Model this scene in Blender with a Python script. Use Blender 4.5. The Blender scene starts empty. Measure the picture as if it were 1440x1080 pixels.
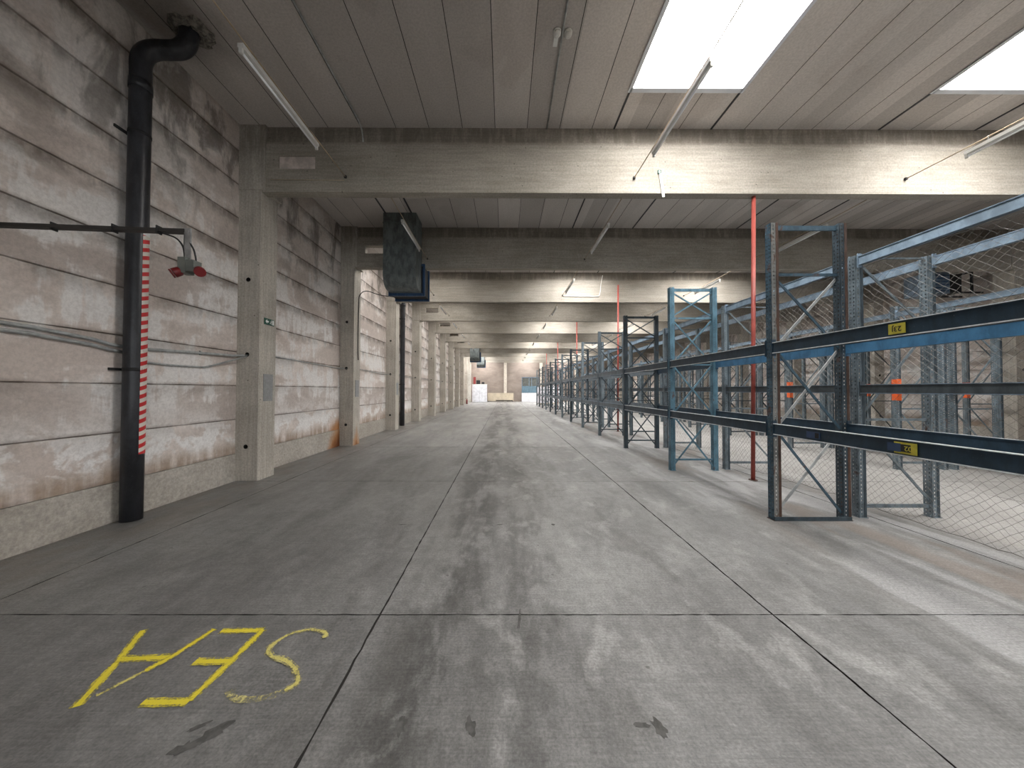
import bpy, math, random
from mathutils import Vector, Matrix
random.seed(7)
SC = bpy.context.scene
COL = SC.collection
PI = math.pi
R = math.radians

# ------------------------------------------------------------------ layout
EYE = 1.65
WALL_L, WALL_R = -4.863, 15.60          # inner faces of the long walls
COL_L, COL_R = -4.462, 15.18            # aisle faces of the columns
F0, BAY = 6.03, 3.782                   # front face of the first column, column spacing
CEIL = 6.5
BEAM_Z = 5.27
BACK_Y, REAR_Y = F0 + 11 * BAY, F0 - 4 * BAY
Y0, RB = 4.23, 2.615                    # first rack frame, rack bay length
NK = 13                                 # frames in a row
def fy(j): return F0 + j * BAY

# ------------------------------------------------------------------ mesh helpers
class MB:
    def __init__(s): s.v, s.f, s.m, s.sm = [], [], [], []
    def face(s, pts, m=0, smooth=False):
        b = len(s.v); s.v += [tuple(p) for p in pts]; s.f.append(tuple(range(b, b + len(pts)))); s.m.append(m); s.sm.append(smooth)
    def box(s, x0, x1, y0, y1, z0, z1, m=0):
        b = len(s.v)
        s.v += [(x0,y0,z0),(x1,y0,z0),(x1,y1,z0),(x0,y1,z0),(x0,y0,z1),(x1,y0,z1),(x1,y1,z1),(x0,y1,z1)]
        for q in ((0,3,2,1),(4,5,6,7),(0,1,5,4),(1,2,6,5),(2,3,7,6),(3,0,4,7)):
            s.f.append(tuple(b+i for i in q)); s.m.append(m); s.sm.append(False)
    def bar(s, p, q, w, h, up=(0,1,0), m=0):
        p, q = Vector(p), Vector(q); d = (q-p).normalized(); u = Vector(up)
        a = d.cross(u).normalized()*w/2; c = a.cross(d).normalized()*h/2
        b = len(s.v)
        for e in (p, q): s.v += [tuple(e-a-c), tuple(e+a-c), tuple(e+a+c), tuple(e-a+c)]
        for f in ((0,1,2,3),(7,6,5,4),(0,4,5,1),(1,5,6,2),(2,6,7,3),(3,7,4,0)):
            s.f.append(tuple(b+i for i in f)); s.m.append(m); s.sm.append(False)
    def tube(s, pts, r, n=10, m=0, cap=True, smooth=True):
        pts = [Vector(p) for p in pts]; b = len(s.v); rr = r if isinstance(r, (list, tuple)) else [r]*len(pts)
        t0 = (pts[1]-pts[0]).normalized(); a = t0.orthogonal().normalized()
        for i, p in enumerate(pts):
            t = (pts[min(i+1, len(pts)-1)] - pts[max(i-1, 0)]).normalized()
            a = (a - t*a.dot(t)).normalized(); c = t.cross(a)
            for k in range(n):
                th = 2*PI*k/n; s.v.append(tuple(p + (a*math.cos(th)+c*math.sin(th))*rr[i]))
        for i in range(len(pts)-1):
            for k in range(n):
                s.f.append((b+i*n+k, b+i*n+(k+1)%n, b+(i+1)*n+(k+1)%n, b+(i+1)*n+k)); s.m.append(m); s.sm.append(smooth)
        if cap:
            s.f.append(tuple(b+k for k in reversed(range(n)))); s.m.append(m); s.sm.append(False)
            e = b+(len(pts)-1)*n; s.f.append(tuple(e+k for k in range(n))); s.m.append(m); s.sm.append(False)
    def build(s, name, mats, parent=None, loc=None, recalc=True):
        me = bpy.data.meshes.new(name); me.from_pydata(s.v, [], s.f)
        for mt in (mats if isinstance(mats, (list, tuple)) else [mats]): me.materials.append(mt)
        me.polygons.foreach_set('material_index', s.m); me.polygons.foreach_set('use_smooth', s.sm); me.update()
        o = bpy.data.objects.new(name, me); COL.objects.link(o)
        if parent: o.parent = parent
        if loc: o.location = loc
        return o

def spline(pts, n=8):
    P = [Vector(p) for p in pts]; P = [2*P[0]-P[1]] + P + [2*P[-1]-P[-2]]; out = []
    for i in range(1, len(P)-2):
        for k in range(n):
            t = k/n; a, b, c, d = P[i-1:i+3]
            out.append(0.5*((2*b)+(c-a)*t+(2*a-5*b+4*c-d)*t*t+(3*b-a-3*c+d)*t**3))
    return out + [P[-2]]
def empty(name, loc=(0,0,0)):
    o = bpy.data.objects.new(name, None); COL.objects.link(o); o.location = loc; o.empty_display_size = .1; return o
def tag(o, label, cat, group=None, kind=None):
    o['label'] = label; o['category'] = cat
    if group: o['group'] = group
    if kind: o['kind'] = kind
    return o
def struct(o, label=None, cat=None):
    o['kind'] = 'structure'
    if label: o['label'] = label
    if cat: o['category'] = cat
    return o
def copy_tree(o, parent=None):
    c = o.copy(); COL.objects.link(c)
    if parent: c.parent = parent
    for ch in o.children: copy_tree(ch, c)
    return c
ORD = ['first','second','third','fourth','fifth','sixth','seventh','eighth','ninth','tenth','eleventh','twelfth','thirteenth','fourteenth']

# ------------------------------------------------------------------ node helpers
class G:
    def __init__(s, name):
        s.mat = bpy.data.materials.new(name); s.mat.use_nodes = True
        s.t = s.mat.node_tree; s.t.nodes.clear()
        s.out = s.t.nodes.new('ShaderNodeOutputMaterial')
    def n(s, typ, **kw):
        o = s.t.nodes.new(typ)
        for k, v in kw.items(): setattr(o, k, v)
        return o
    def link(s, a, b): s.t.links.new(a, b)
    def put(s, sock, v):
        if isinstance(v, bpy.types.NodeSocket): s.link(v, sock)
        elif v is not None: sock.default_value = v
    def pos(s):
        return s.n('ShaderNodeNewGeometry').outputs['Position']
    def obj(s): return s.n('ShaderNodeTexCoord').outputs['Object']
    def sep(s, v):
        o = s.n('ShaderNodeSeparateXYZ'); s.link(v, o.inputs[0]); return o.outputs
    def scale(s, v, sc, off=(0,0,0)):
        o = s.n('ShaderNodeMapping'); s.link(v, o.inputs['Vector']); o.inputs['Scale'].default_value = sc; o.inputs['Location'].default_value = off; return o.outputs[0]
    def noise(s, v, sc, det=4, rough=.55, dist=0):
        o = s.n('ShaderNodeTexNoise'); s.link(v, o.inputs['Vector'])
        o.inputs['Scale'].default_value = sc; o.inputs['Detail'].default_value = det; o.inputs['Roughness'].default_value = rough; o.inputs['Distortion'].default_value = dist
        return o.outputs[0]
    def math(s, op, a, b=None, c=None, clamp=False):
        o = s.n('ShaderNodeMath', operation=op, use_clamp=clamp); s.put(o.inputs[0], a); s.put(o.inputs[1], b)
        if c is not None: s.put(o.inputs[2], c)
        return o.outputs[0]
    def ss(s, v, lo, hi, a=0., b=1.):   # smooth step
        o = s.n('ShaderNodeMapRange', interpolation_type='SMOOTHSTEP'); s.put(o.inputs[0], v)
        for i, x in enumerate((lo, hi, a, b)): o.inputs[1+i].default_value = x
        return o.outputs[0]
    def mul(s, *a):
        r = a[0]
        for x in a[1:]: r = s.math('MULTIPLY', r, x)
        return r
    def mix(s, f, a, b, mode='MIX'):
        o = s.n('ShaderNodeMix', data_type='RGBA', blend_type=mode); s.put(o.inputs[0], f)
        for sock, v in ((o.inputs[6], a), (o.inputs[7], b)):
            s.put(sock, v if isinstance(v, bpy.types.NodeSocket) else (*v, 1.) if len(v) == 3 else v)
        return o.outputs[2]
    def gray(s, v, lo, hi):     # value -> multiplier colour
        m = s.ss(v, .34, .66, lo, hi); o = s.n('ShaderNodeCombineColor')
        for i in range(3): s.link(m, o.inputs[i])
        return o.outputs[0]
    def bump(s, h, strength=.3, dist=.01):
        o = s.n('ShaderNodeBump'); o.inputs['Strength'].default_value = strength; o.inputs['Distance'].default_value = dist; s.link(h, o.inputs['Height']); return o.outputs[0]
    def bsdf(s, col, rough=.8, metal=0., normal=None, spec=None):
        b = s.n('ShaderNodeBsdfPrincipled'); s.put(b.inputs['Base Color'], col if isinstance(col, bpy.types.NodeSocket) else (*col, 1.))
        s.put(b.inputs['Roughness'], rough); s.put(b.inputs['Metallic'], metal)
        if spec is not None: b.inputs['Specular IOR Level'].default_value = spec
        if normal: s.link(normal, b.inputs['Normal'])
        s.b = b; s.link(b.outputs[0], s.out.inputs[0]); return b

def plain(name, col, rough=.6, metal=0., var=.15, sc=6.):
    g = G(name); n = g.noise(g.pos(), sc, 4)
    c = g.mix(1., col, g.gray(n, 1-var, 1+var), 'MULTIPLY'); g.bsdf(c, rough, metal); return g.mat

def emit(name, col, k):
    g = G(name); e = g.n('ShaderNodeEmission'); e.inputs[0].default_value = (*col, 1.); e.inputs[1].default_value = k; g.link(e.outputs[0], g.out.inputs[0]); return g.mat

def mat_wall(name):
    g = G(name); p = g.pos(); x, y, z = g.sep(p)
    flat = g.scale(p, (1, .8, 1.6)); big = g.noise(flat, .9, 5, .6, .4); mid = g.noise(g.scale(p, (1, 1, 1.2), (5,3,1)), 2.3, 5, .6, .3)
    fine = g.noise(p, 26, 5, .7); streak = g.noise(g.scale(p, (1, 5, .7), (2,1,7)), 1.1, 4, .6)
    col = g.mix(g.ss(big, .42, .58), (.53, .465, .425), (.66, .60, .56))
    # panel rows
    saw = g.math('FRACT', g.math('DIVIDE', g.math('SUBTRACT', z, .493), .612))
    row = g.math('FLOOR', g.math('DIVIDE', g.math('SUBTRACT', z, .493), .612))
    wn = g.n('ShaderNodeTexWhiteNoise', noise_dimensions='1D'); g.link(row, wn.inputs['W'])
    col = g.mix(1., col, g.gray(wn.outputs[0], .9, 1.08), 'MULTIPLY')
    # pale lime bloom: strong just above the plinth, patchy higher up
    low = g.mul(g.ss(z, 1.55, .8), g.ss(z, .55, .72), g.ss(mid, .44, .52))
    hi = g.mul(g.ss(z, .9, 1.6), g.ss(z, 5.6, 3.4, .35, 1.), g.ss(g.math('ADD', g.math('MULTIPLY', big, .6), g.math('MULTIPLY', streak, .4)), .50, .555), .8)
    bloom = g.math('MAXIMUM', low, hi)
    col = g.mix(g.mul(bloom, g.ss(fine, .2, .55, .6, 1.)), col, (.78, .765, .75))
    # brown seep in the foot of the lowest panel
    seep = g.mul(g.ss(z, .80, .56), g.ss(z, .46, .5), g.ss(streak, .3, .6))
    col = g.mix(g.mul(seep, .8), col, (.33, .245, .175))
    # wet dark bands hanging from the joints, more of them high up
    band = g.mul(g.ss(saw, .62, .97), g.ss(g.math('ADD', g.math('MULTIPLY', mid, .5), g.math('MULTIPLY', streak, .5)), .38, .56), g.ss(z, 1.2, 4.2, .18, .7))
    col = g.mix(band, col, (.135, .115, .098))
    runs = g.mul(g.ss(z, 3.4, 5.8), g.ss(g.noise(g.scale(p, (1, 1.3, .5), (9,4,2)), 1.7, 5, .65, .5), .47, .62), .75)
    col = g.mix(runs, col, (.15, .132, .115))
    foot = g.mul(g.ss(saw, .10, .0), g.ss(mid, .35, .6), .55)
    col = g.mix(foot, col, (.17, .125, .095))
    # rust run beside the second column
    d = g.math('ADD', g.math('POWER', g.math('DIVIDE', g.math('SUBTRACT', y, 9.75), .55), 2), g.math('POWER', g.math('DIVIDE', g.math('SUBTRACT', z, .35), .5), 2))
    d = g.math('ADD', d, g.math('MULTIPLY', streak, .9))
    col = g.mix(g.mul(g.ss(d, 1.7, .6), .85), col, (.42, .17, .04))
    ln = g.math('MAXIMUM', g.ss(saw, .985, .998), g.ss(saw, .03, .012))
    col = g.mix(g.mul(ln, g.ss(z, .6, .65), g.ss(mid, .3, .7, .3, .75)), col, (.10, .078, .062))
    col = g.mix(1., col, g.gray(fine, .9, 1.07), 'MULTIPLY')
    g.bsdf(col, .92, normal=g.bump(fine, .35, .012), spec=.2); return g.mat

def mat_concrete(name, base, dark, top_dark=None, rust=False, board=True):
    g = G(name); p = g.pos(); x, y, z = g.sep(p)
    big = g.noise(g.scale(p, (.6, .8, 1)), 1.1, 6, .6, .3); fine = g.noise(p, 30, 5, .7)
    grain = g.noise(g.scale(p, (14, 14, .6) if board == 'v' else (.7, 14, 14)), 1.6, 3, .6)
    col = g.mix(g.ss(big, .3, .68), dark, base)
    col = g.mix(1., col, g.gray(grain, .9, 1.07), 'MULTIPLY'); col = g.mix(1., col, g.gray(fine, .86, 1.12), 'MULTIPLY')
    pits = g.n('ShaderNodeTexVoronoi'); g.link(p, pits.inputs['Vector']); pits.inputs['Scale'].default_value = 5.
    col = g.mix(g.ss(pits.outputs['Distance'], .07, .045, 0., .8), col, (.09, .08, .07))
    if top_dark:
        z0, z1 = top_dark; st = g.noise(g.scale(p, (3., 1, .6)), 2.6, 5, .7, .6)
        col = g.mix(g.mul(g.ss(z, z0, z1), g.ss(st, .30, .60, .2, .62)), col, (.105, .088, .072))
    if rust:
        st = g.noise(g.scale(p, (1, 1, .6)), 3.2, 6, .65, .4)
        if rust == 'wall':
            d = g.math('ADD', g.math('POWER', g.math('DIVIDE', g.math('SUBTRACT', y, 9.85), .75), 2), g.math('DIVIDE', z, .8)); d = g.math('ADD', d, st)
        else:
            d = g.math('ADD', g.math('ABSOLUTE', g.math('DIVIDE', g.math('SUBTRACT', y, 10.05), .42)), g.math('DIVIDE', z, .7))
            d = g.math('ADD', g.math('ADD', d, g.math('ABSOLUTE', g.math('DIVIDE', g.math('ADD', x, 4.42), .16))), st)
        col = g.mix(g.ss(d, 1.75, .9, 0., .85), col, (.40, .17, .045)); col = g.mix(g.ss(d, 1.2, .6, 0., .9), col, (.13, .04, .015))
    g.bsdf(col, .9, normal=g.bump(fine, .3, .01), spec=.2); return g.mat

def mat_ceiling(name):
    g = G(name); p = g.pos(); x, y, z = g.sep(p)
    big = g.noise(g.scale(p, (1.2, .5, 1)), .9, 5, .6, .3); fine = g.noise(p, 34, 4, .7)
    pl = g.math('FLOOR', g.math('DIVIDE', g.math('ADD', x, .19), .614))
    wn = g.n('ShaderNodeTexWhiteNoise', noise_dimensions='1D'); g.link(pl, wn.inputs['W'])
    col = g.mix(g.ss(big, .3, .7), (.52, .485, .455), (.60, .56, .53))
    col = g.mix(1., col, g.gray(wn.outputs[0], .86, 1.08), 'MULTIPLY')
    ring = g.noise(g.scale(p, (1, .7, 1), (3,8,0)), .8, 3, .5, .8)
    col = g.mix(g.mul(g.ss(ring, .57, .60), g.ss(ring, .64, .61), .14), col, (.5, .47, .44))
    col = g.mix(g.mul(g.ss(ring, .61, .66), .15), col, (.24, .18, .145))
    # soot and damp around the pipe outlet
    d = g.math('SQRT', g.math('ADD', g.math('POWER', g.math('ADD', x, 4.4), 2), g.math('POWER', g.math('SUBTRACT', y, 4.2), 2)))
    col = g.mix(g.mul(g.ss(g.math('ADD', d, big), 1.5, .75), .7), col, (.11, .09, .075))
    col = g.mix(1., col, g.gray(fine, .9, 1.08), 'MULTIPLY')
    g.bsdf(col, .92, normal=g.bump(fine, .25, .008), spec=.2); return g.mat

def mat_floor(name):
    g = G(name); p = g.pos(); x, y, z = g.sep(p)
    lng = g.scale(p, (1.7, .42, 1)); a = g.noise(lng, 1.0, 6, .62, .4); b = g.noise(g.scale(p, (.9, .8, 1), (4,7,0)), .8, 5, .6, .3)
    c = g.noise(g.scale(p, (1, .6, 1), (11,2,0)), 2.6, 6, .65, .3); fine = g.noise(p, 60, 5, .75); broom = g.noise(g.scale(p, (3, 90, 1)), 1., 3, .6)
    sx = g.math('FLOOR', g.math('DIVIDE', g.math('ADD', x, .91), 2.89)); sy = g.math('FLOOR', g.math('DIVIDE', g.math('SUBTRACT', y, 2.47), 3.62))
    wn = g.n('ShaderNodeTexWhiteNoise', noise_dimensions='2D'); cb = g.n('ShaderNodeCombineXYZ'); g.link(sx, cb.inputs[0]); g.link(sy, cb.inputs[1]); g.link(cb.outputs[0], wn.inputs['Vector'])
    col = g.mix(g.ss(b, .3, .7), (.148, .145, .139), (.208, .205, .198))
    col = g.mix(1., col, g.gray(wn.outputs[0], .92, 1.07), 'MULTIPLY')
    fr = g.math('MULTIPLY', g.math('LESS_THAN', y, 2.472), g.math('ADD', .55, g.math('MULTIPLY', g.math('LESS_THAN', x, -.91), .45)))
    col = g.mix(g.math('MULTIPLY', fr, .3), col, (.085, .084, .08))          # the front slabs are darker, most of all at the left
    # tyre lanes worn dark along the middle of the aisle, scuffed unevenly
    def lane(c0, w): return g.ss(g.math('ABSOLUTE', g.math('SUBTRACT', x, c0)), w, w*.25)
    lanes = g.math('MAXIMUM', g.math('MAXIMUM', lane(-.42, .5), g.mul(lane(.28, .42), .8)), g.mul(lane(-2.6, .8), .12))
    col = g.mix(g.mul(lanes, g.ss(g.math('ADD', g.math('MULTIPLY', a, .55), g.math('MULTIPLY', c, .45)), .43, .54), .85), col, (.062, .06, .056))
    col = g.mix(g.mul(g.ss(a, .53, .64), g.ss(g.math('ABSOLUTE', x), 2.2, .8, .18, .5)), col, (.10, .095, .088))
    gr = g.noise(g.scale(p, (1.5, 1, 1), (6,1,0)), 7., 6, .75, .2); col = g.mix(1., col, g.gray(gr, .83, 1.13), 'MULTIPLY')
    # pale worn patches
    col = g.mix(g.mul(g.ss(c, .52, .68), g.ss(x, -1.2, .2, .2, .6)), col, (.34, .335, .322))
    # brown and white drag stains by the racks
    dr = g.noise(g.scale(p, (1.5, .33, 1), (1,5,0)), 1.15, 5, .55, .5)
    r = g.ss(x, 2.2, 3.4)
    col = g.mix(g.mul(r, g.ss(dr, .50, .60), .6), col, (.36, .355, .352))
    col = g.mix(g.mul(g.ss(x, 2.9, 3.8), g.ss(x, 6.2, 5.0), g.ss(dr, .50, .40), .6), col, (.185, .15, .125))
    col = g.mix(g.mul(g.ss(x, 4.8, 5.6), .65), col, (.40, .385, .36))
    col = g.mix(g.mul(g.ss(x, -3.4, -4.7), g.ss(c, .4, .6), .6), col, (.155, .13, .108))
    spot = g.n('ShaderNodeTexVoronoi'); g.link(p, spot.inputs['Vector']); spot.inputs['Scale'].default_value = 3.1
    col = g.mix(g.ss(spot.outputs['Distance'], .05, .03, 0., .7), col, (.07, .066, .06))
    col = g.mix(1., col, g.gray(broom, .9, 1.08), 'MULTIPLY'); col = g.mix(1., col, g.gray(fine, .74, 1.2), 'MULTIPLY')
    g.bsdf(col, g.ss(a, .3, .7, .36, .56), normal=g.bump(g.math('ADD', g.math('MULTIPLY', broom, .6), fine), .25, .006), spec=.5); return g.mat

def mat_paint(name, col, rust=.0, rough=.45, metal=.0, dark=.6):
    g = G(name); p = g.pos(); n = g.noise(g.scale(p, (1, 1, .45)), 9, 6, .65, .3); f = g.noise(p, 60, 3, .7)
    c = g.mix(1., col, g.gray(n, dark, 1.18), 'MULTIPLY')
    if rust: c = g.mix(g.mul(g.ss(n, .62-rust*.25, .72-rust*.2), .9), c, (.085, .042, .026))
    c = g.mix(g.ss(f, .66, .74, 0., .4), c, (.25, .25, .25))
    g.bsdf(c, rough, metal, spec=.4); return g.mat

M = {}
M['wall'] = mat_wall('wall_panel_concrete')
M['plinth'] = mat_concrete('plinth_concrete', (.46, .43, .385), (.34, .31, .27), rust='wall')
M['column'] = mat_concrete('column_concrete', (.50, .465, .41), (.385, .355, .31), top_dark=(5.0, 6.6), rust=True, board='v')
M['beam'] = mat_concrete('beam_concrete', (.37, .34, .295), (.285, .26, .22), top_dark=(6.12, 6.24))  # strip above the body: dirt plus ceiling-corner shade painted in
M['ceiling'] = mat_ceiling('plank_concrete')
M['floor'] = mat_floor('slab_concrete')
M['joint'] = plain('joint_filler', (.02, .018, .016), .95)
M['patch'] = plain('broken_surface', (.075, .073, .068), .95, 0, .3, 20)
M['plinth0'] = plain('pale_post', (.60, .55, .48), .9, 0, .1)
M['black'] = plain('matt_black', (.012, .012, .013), .7)
M['pipe'] = mat_paint('dark_pipe', (.030, .031, .036), .0, .38)
M['steel'] = plain('galvanised_steel', (.42, .43, .44), .42, .85, .2, 12)
M['zinc'] = plain('dull_zinc', (.37, .385, .38), .5, .2, .2, 12)
M['wire'] = plain('net_wire', (.19, .18, .165), .5, .3)
M['cable'] = plain('black_cable', (.02, .019, .02), .5)
M['cord'] = plain('pale_cord', (.42, .33, .22), .7)
M['white'] = plain('white_enamel', (.72, .71, .68), .4, 0, .06)
M['lamp'] = plain('lamp_housing', (.60, .585, .55), .45, 0, .08)
M['lampdark'] = plain('lamp_top', (.23, .20, .175), .6, 0, .2)
M['tube'] = plain('lamp_tube', (.82, .83, .84), .15, 0, .03)
M['skyfill'] = emit('fill_skylight_glazing', (1., .97, .93), 5.)  # glow of the unseen skylights added as fill
M['cream'] = plain('cream_curb', (.70, .60, .46), .6, 0, .06, 3)
M['lip'] = plain('white_metal_lip', (.66, .69, .74), .4, 0, .06, 3)
M['sky'] = emit('skylight_glazing', (1., .985, .97), 19)
M['red'] = plain('red_plastic', (.15, .006, .008), .35, 0, .1)
M['redpole'] = mat_paint('red_paint', (.30, .062, .048), .05, .5, 0, .8)
M['orange'] = plain('orange_paint', (.78, .12, .02), .5, 0, .1)
M['green'] = plain('sign_green', (.008, .075, .05), .5, 0, .1)
M['signwhite'] = plain('sign_white', (.75, .76, .74), .5, 0, .04)
M['yellowtag'] = plain('yellow_label', (.50, .44, .05), .6, 0, .12, 20)
M['bluetag'] = plain('blue_label', (.03, .06, .13), .6, 0, .1)
M['duct'] = mat_paint('grey_green_duct', (.14, .16, .16), .0, .45, .1, .6)
M['heaterblue'] = mat_paint('heater_blue', (.03, .075, .16), .0, .45, 0, .7)
M['heatergrey'] = mat_paint('heater_grey_blue', (.16, .22, .29), .0, .5, 0, .7)
M['rackA'] = mat_paint('rack_blue_worn', (.055, .105, .145), .25, .45, .1, .55)
M['rackB'] = mat_paint('rack_teal', (.08, .165, .22), .05, .45, .1, .65)
M['rackC'] = mat_paint('rack_dark', (.045, .065, .08), .1, .5, .1, .6)
M['rackD'] = mat_paint('rack_grey_blue', (.15, .19, .215), .1, .5, .1, .6)
M['rust'] = mat_paint('rusty_brown', (.075, .042, .03), .5, .7, 0, .6)
M['perf'] = mat_paint('worn_silver_face', (.22, .225, .215), .35, .5, .3, .6)
M['beamnavy'] = mat_paint('rack_beam_navy', (.022, .045, .07), .0, .42, .1, .75)
M['beamlight'] = mat_paint('rack_beam_light', (.20, .27, .34), .0, .5, .1, .75)
M['beamgrey'] = mat_paint('rack_beam_grey', (.075, .09, .10), .0, .5, .1, .75)
M['beamfar'] = mat_paint('rack_beam_far_lit', (.13, .16, .185), .0, .5, .1, .75)  # far aisle-row beams lightened: the light from above is in the colour
M['beambluelit'] = mat_paint('rack_beam_blue_lit', (.05, .15, .27), .0, .42, .1, .75)  # reflected light on the upper back beams put into the blue
M['beamedge'] = mat_paint('lit_worn_edge', (.75, .80, .82), .0, .4, .2, .8)  # pale flange lines: highlights and edge wear put into one colour
M['greypanel'] = plain('grey_panel', (.26, .265, .265), .6, 0, .1, 25)
def mat_tape():
    g = G('hazard_tape'); x, y, z = g.sep(g.pos())
    t = g.math('FRACT', g.math('DIVIDE', g.math('ADD', z, g.math('MULTIPLY', y, -.35)), .104))
    n = g.noise(g.pos(), 40, 4)
    c = g.mix(g.ss(t, .49, .51), (.62, .58, .52), (.50, .02, .022)); c = g.mix(g.ss(n, .62, .72, 0., .45), c, (.2, .15, .12)); g.bsdf(c, .5); return g.mat
M['tape'] = mat_tape()
def mat_spray(name, col, dens):
    g = G(name); n = g.noise(g.pos(), 85, 5, .85); b = g.noise(g.pos(), 9, 3, .6)
    f = g.ss(g.math('ADD', n, g.math('MULTIPLY', g.math('SUBTRACT', b, .5), .5)), .62-dens*.35, .72-dens*.25)
    g.bsdf(col, .85); tr = g.n('ShaderNodeBsdfTransparent'); mx = g.n('ShaderNodeMixShader')
    g.link(f, mx.inputs[0]); g.link(tr.outputs[0], mx.inputs[1]); g.link(g.b.outputs[0], mx.inputs[2]); g.link(mx.outputs[0], g.out.inputs[0]); return g.mat
M['spray'] = mat_spray('yellow_spray', (.60, .50, .03), 1.15)
M['sprayedge'] = mat_spray('yellow_spray_edge', (.55, .46, .05), .62)
M['spraypale'] = mat_spray('pale_spray', (.50, .44, .13), .85)
M['spraypaleedge'] = mat_spray('pale_spray_edge', (.47, .42, .17), .48)
M['beige'] = plain('beige_board', (.52, .45, .34), .7, 0, .1, 2)
M['backwall'] = mat_concrete('back_wall_concrete', (.33, .28, .245), (.25, .21, .185))
M['boothblue'] = plain('booth_blue', (.10, .17, .22), .5, 0, .15)
M['glass'] = plain('dusky_glazing', (.12, .125, .115), .15, 0, .2)
M['film'] = plain('white_film', (.68, .68, .72), .3, 0, .12, 4)
M['dkred'] = plain('dull_red', (.22, .03, .03), .5)

# ------------------------------------------------------------------ room shell
def build_floor():
    b = MB()
    xs = [WALL_L-.3, -3.95, -.91, 1.98, 4.80, 7.7, 10.6, 13.5, WALL_R+.3]
    ys = [REAR_Y-.3] + [2.47-3.7*k for k in (3,2,1)] + [2.47, 6.03, 9.63] + [9.63+3.78*k for k in range(1, 11)] + [BACK_Y+.3]
    ys = sorted(v for v in ys if REAR_Y-.31 <= v)
    b.face([(xs[0],ys[0],-.014),(xs[-1],ys[0],-.014),(xs[-1],ys[-1],-.014),(xs[0],ys[-1],-.014)], 1)
    for i in range(len(xs)-1):
        for j in range(len(ys)-1):
            g = .0065 if i in (1,2,3) else .005; h = .0045
            # slab edges chip a little, so each is cut into short lengths
            x0, x1, y0, y1 = xs[i]+g, xs[i+1]-g, ys[j]+h, ys[j+1]-h
            rim = []
            near = ys[j] < 12
            n = 46 if near else 2
            def jit(a): return random.uniform(-a, a) if near else 0
            for k in range(n): rim.append((x0+(x1-x0)*k/n, y0+jit(.003), 0))
            for k in range(n): rim.append((x1+jit(.004), y0+(y1-y0)*k/n, 0))
            for k in range(n): rim.append((x1-(x1-x0)*k/n, y1+jit(.004), 0))
            for k in range(n): rim.append((x0+jit(.004), y1-(y1-y0)*k/n, 0))
            b.face(rim, 0)
            for k in range(len(rim)):
                p, q = rim[k], rim[(k+1) % len(rim)]
                b.face([(p[0],p[1],-.014),(q[0],q[1],-.014),q,p], 1)
    # broken-out spots in the slab surface
    def blob(cx, cy, rx, ry, rot, seed, n=18):
        rr = random.Random(seed); pts = []
        for k in range(n):
            a = 2*PI*k/n; q = rr.uniform(.55, 1.15)
            u, v = math.cos(a)*rx*q, math.sin(a)*ry*q
            pts.append((cx+u*math.cos(rot)-v*math.sin(rot), cy+u*math.sin(rot)+v*math.cos(rot), .0010+seed*.00008))
        b.face(pts, 2)
    for a in ((-.507,1.66,.028,.062,-.1,1),(-.165,1.66,.026,.055,.2,2),(.76,1.655,.032,.06,.25,3),(.68,1.665,.045,.018,.1,4),(-1.40,1.62,.10,.035,.75,5),(-1.47,1.56,.055,.03,.5,15),(-1.49,1.66,.05,.016,.6,6),
              (-1.25,4.1,.06,.012,.2,7),(-.05,4.1,.05,.012,.1,8),(.6,4.1,.03,.03,.1,9),(.11,2.42,.012,.11,-.1,10)): blob(*a)
    o = b.build('floor', [M['floor'], M['joint'], M['patch']]); struct(o, 'grey stained concrete slab floor with long and cross joints', 'floor'); return o
FLOOR = build_floor()

JZ = [.493 + .612*k for k in range(11)]
def wall_profile(x, s):      # inner face with a V groove at every panel joint; s = inward direction
    pr = [(x, .493)]
    for z in JZ[1:]:
        if z < CEIL: pr += [(x, z-.011), (x-s*.013, z), (x+s*.002, z+.009)]
    return pr + [(x, CEIL+.3)]
def extrude_wall(b, pr, y0, y1, m=0):
    for (xa, za), (xb, zb) in zip(pr[:-1], pr[1:]): b.face([(xa,y0,za),(xa,y1,za),(xb,y1,zb),(xb,y0,zb)], m)
# left wall, with a loading doorway near its far end
DY0, DY1, DZ = fy(9)+.55, fy(10)-.1, 4.4
b = MB(); pr = wall_profile(WALL_L, 1)
extrude_wall(b, pr, REAR_Y-.3, DY0); extrude_wall(b, pr, DY1, BACK_Y+.3)
b.box(WALL_L-.25, WALL_L, DY0, DY1, DZ, CEIL+.3)
b.box(WALL_L-.3, WALL_L-.02, REAR_Y-.3, DY0, 0, CEIL+.3); b.box(WALL_L-.3, WALL_L-.02, DY1, BACK_Y+.3, 0, CEIL+.3)
struct(b.build('wall_left', M['wall']), 'stained wall of horizontal concrete panels on the left', 'wall')
b = MB()
for y0, y1 in ((REAR_Y-.3, DY0), (DY1, BACK_Y+.3)):
    b.box(WALL_L-.05, WALL_L+.012, y0, y1, 0, .487)
struct(b.build('baseboard_left', M['plinth']), 'low concrete plinth along the left wall', 'plinth')
b = MB()
b.box(WALL_L-.25, WALL_L+.03, DY0-.09, DY0, 0, DZ); b.box(WALL_L-.25, WALL_L+.03, DY1, DY1+.09, 0, DZ); b.box(WALL_L-.25, WALL_L+.03, DY0-.09, DY1+.09, DZ, DZ+.1)
struct(b.build('door_1', M['white']), 'open loading doorway near the far end of the left wall', 'doorway')
b = MB(); extrude_wall(b, wall_profile(WALL_R, -1), REAR_Y-.3, BACK_Y+.3); b.box(WALL_R+.02, WALL_R+.3, REAR_Y-.3, BACK_Y+.3, 0, CEIL+.3)
struct(b.build('wall_right', M['wall']), 'panelled concrete wall far right behind the racks', 'wall')
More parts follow.
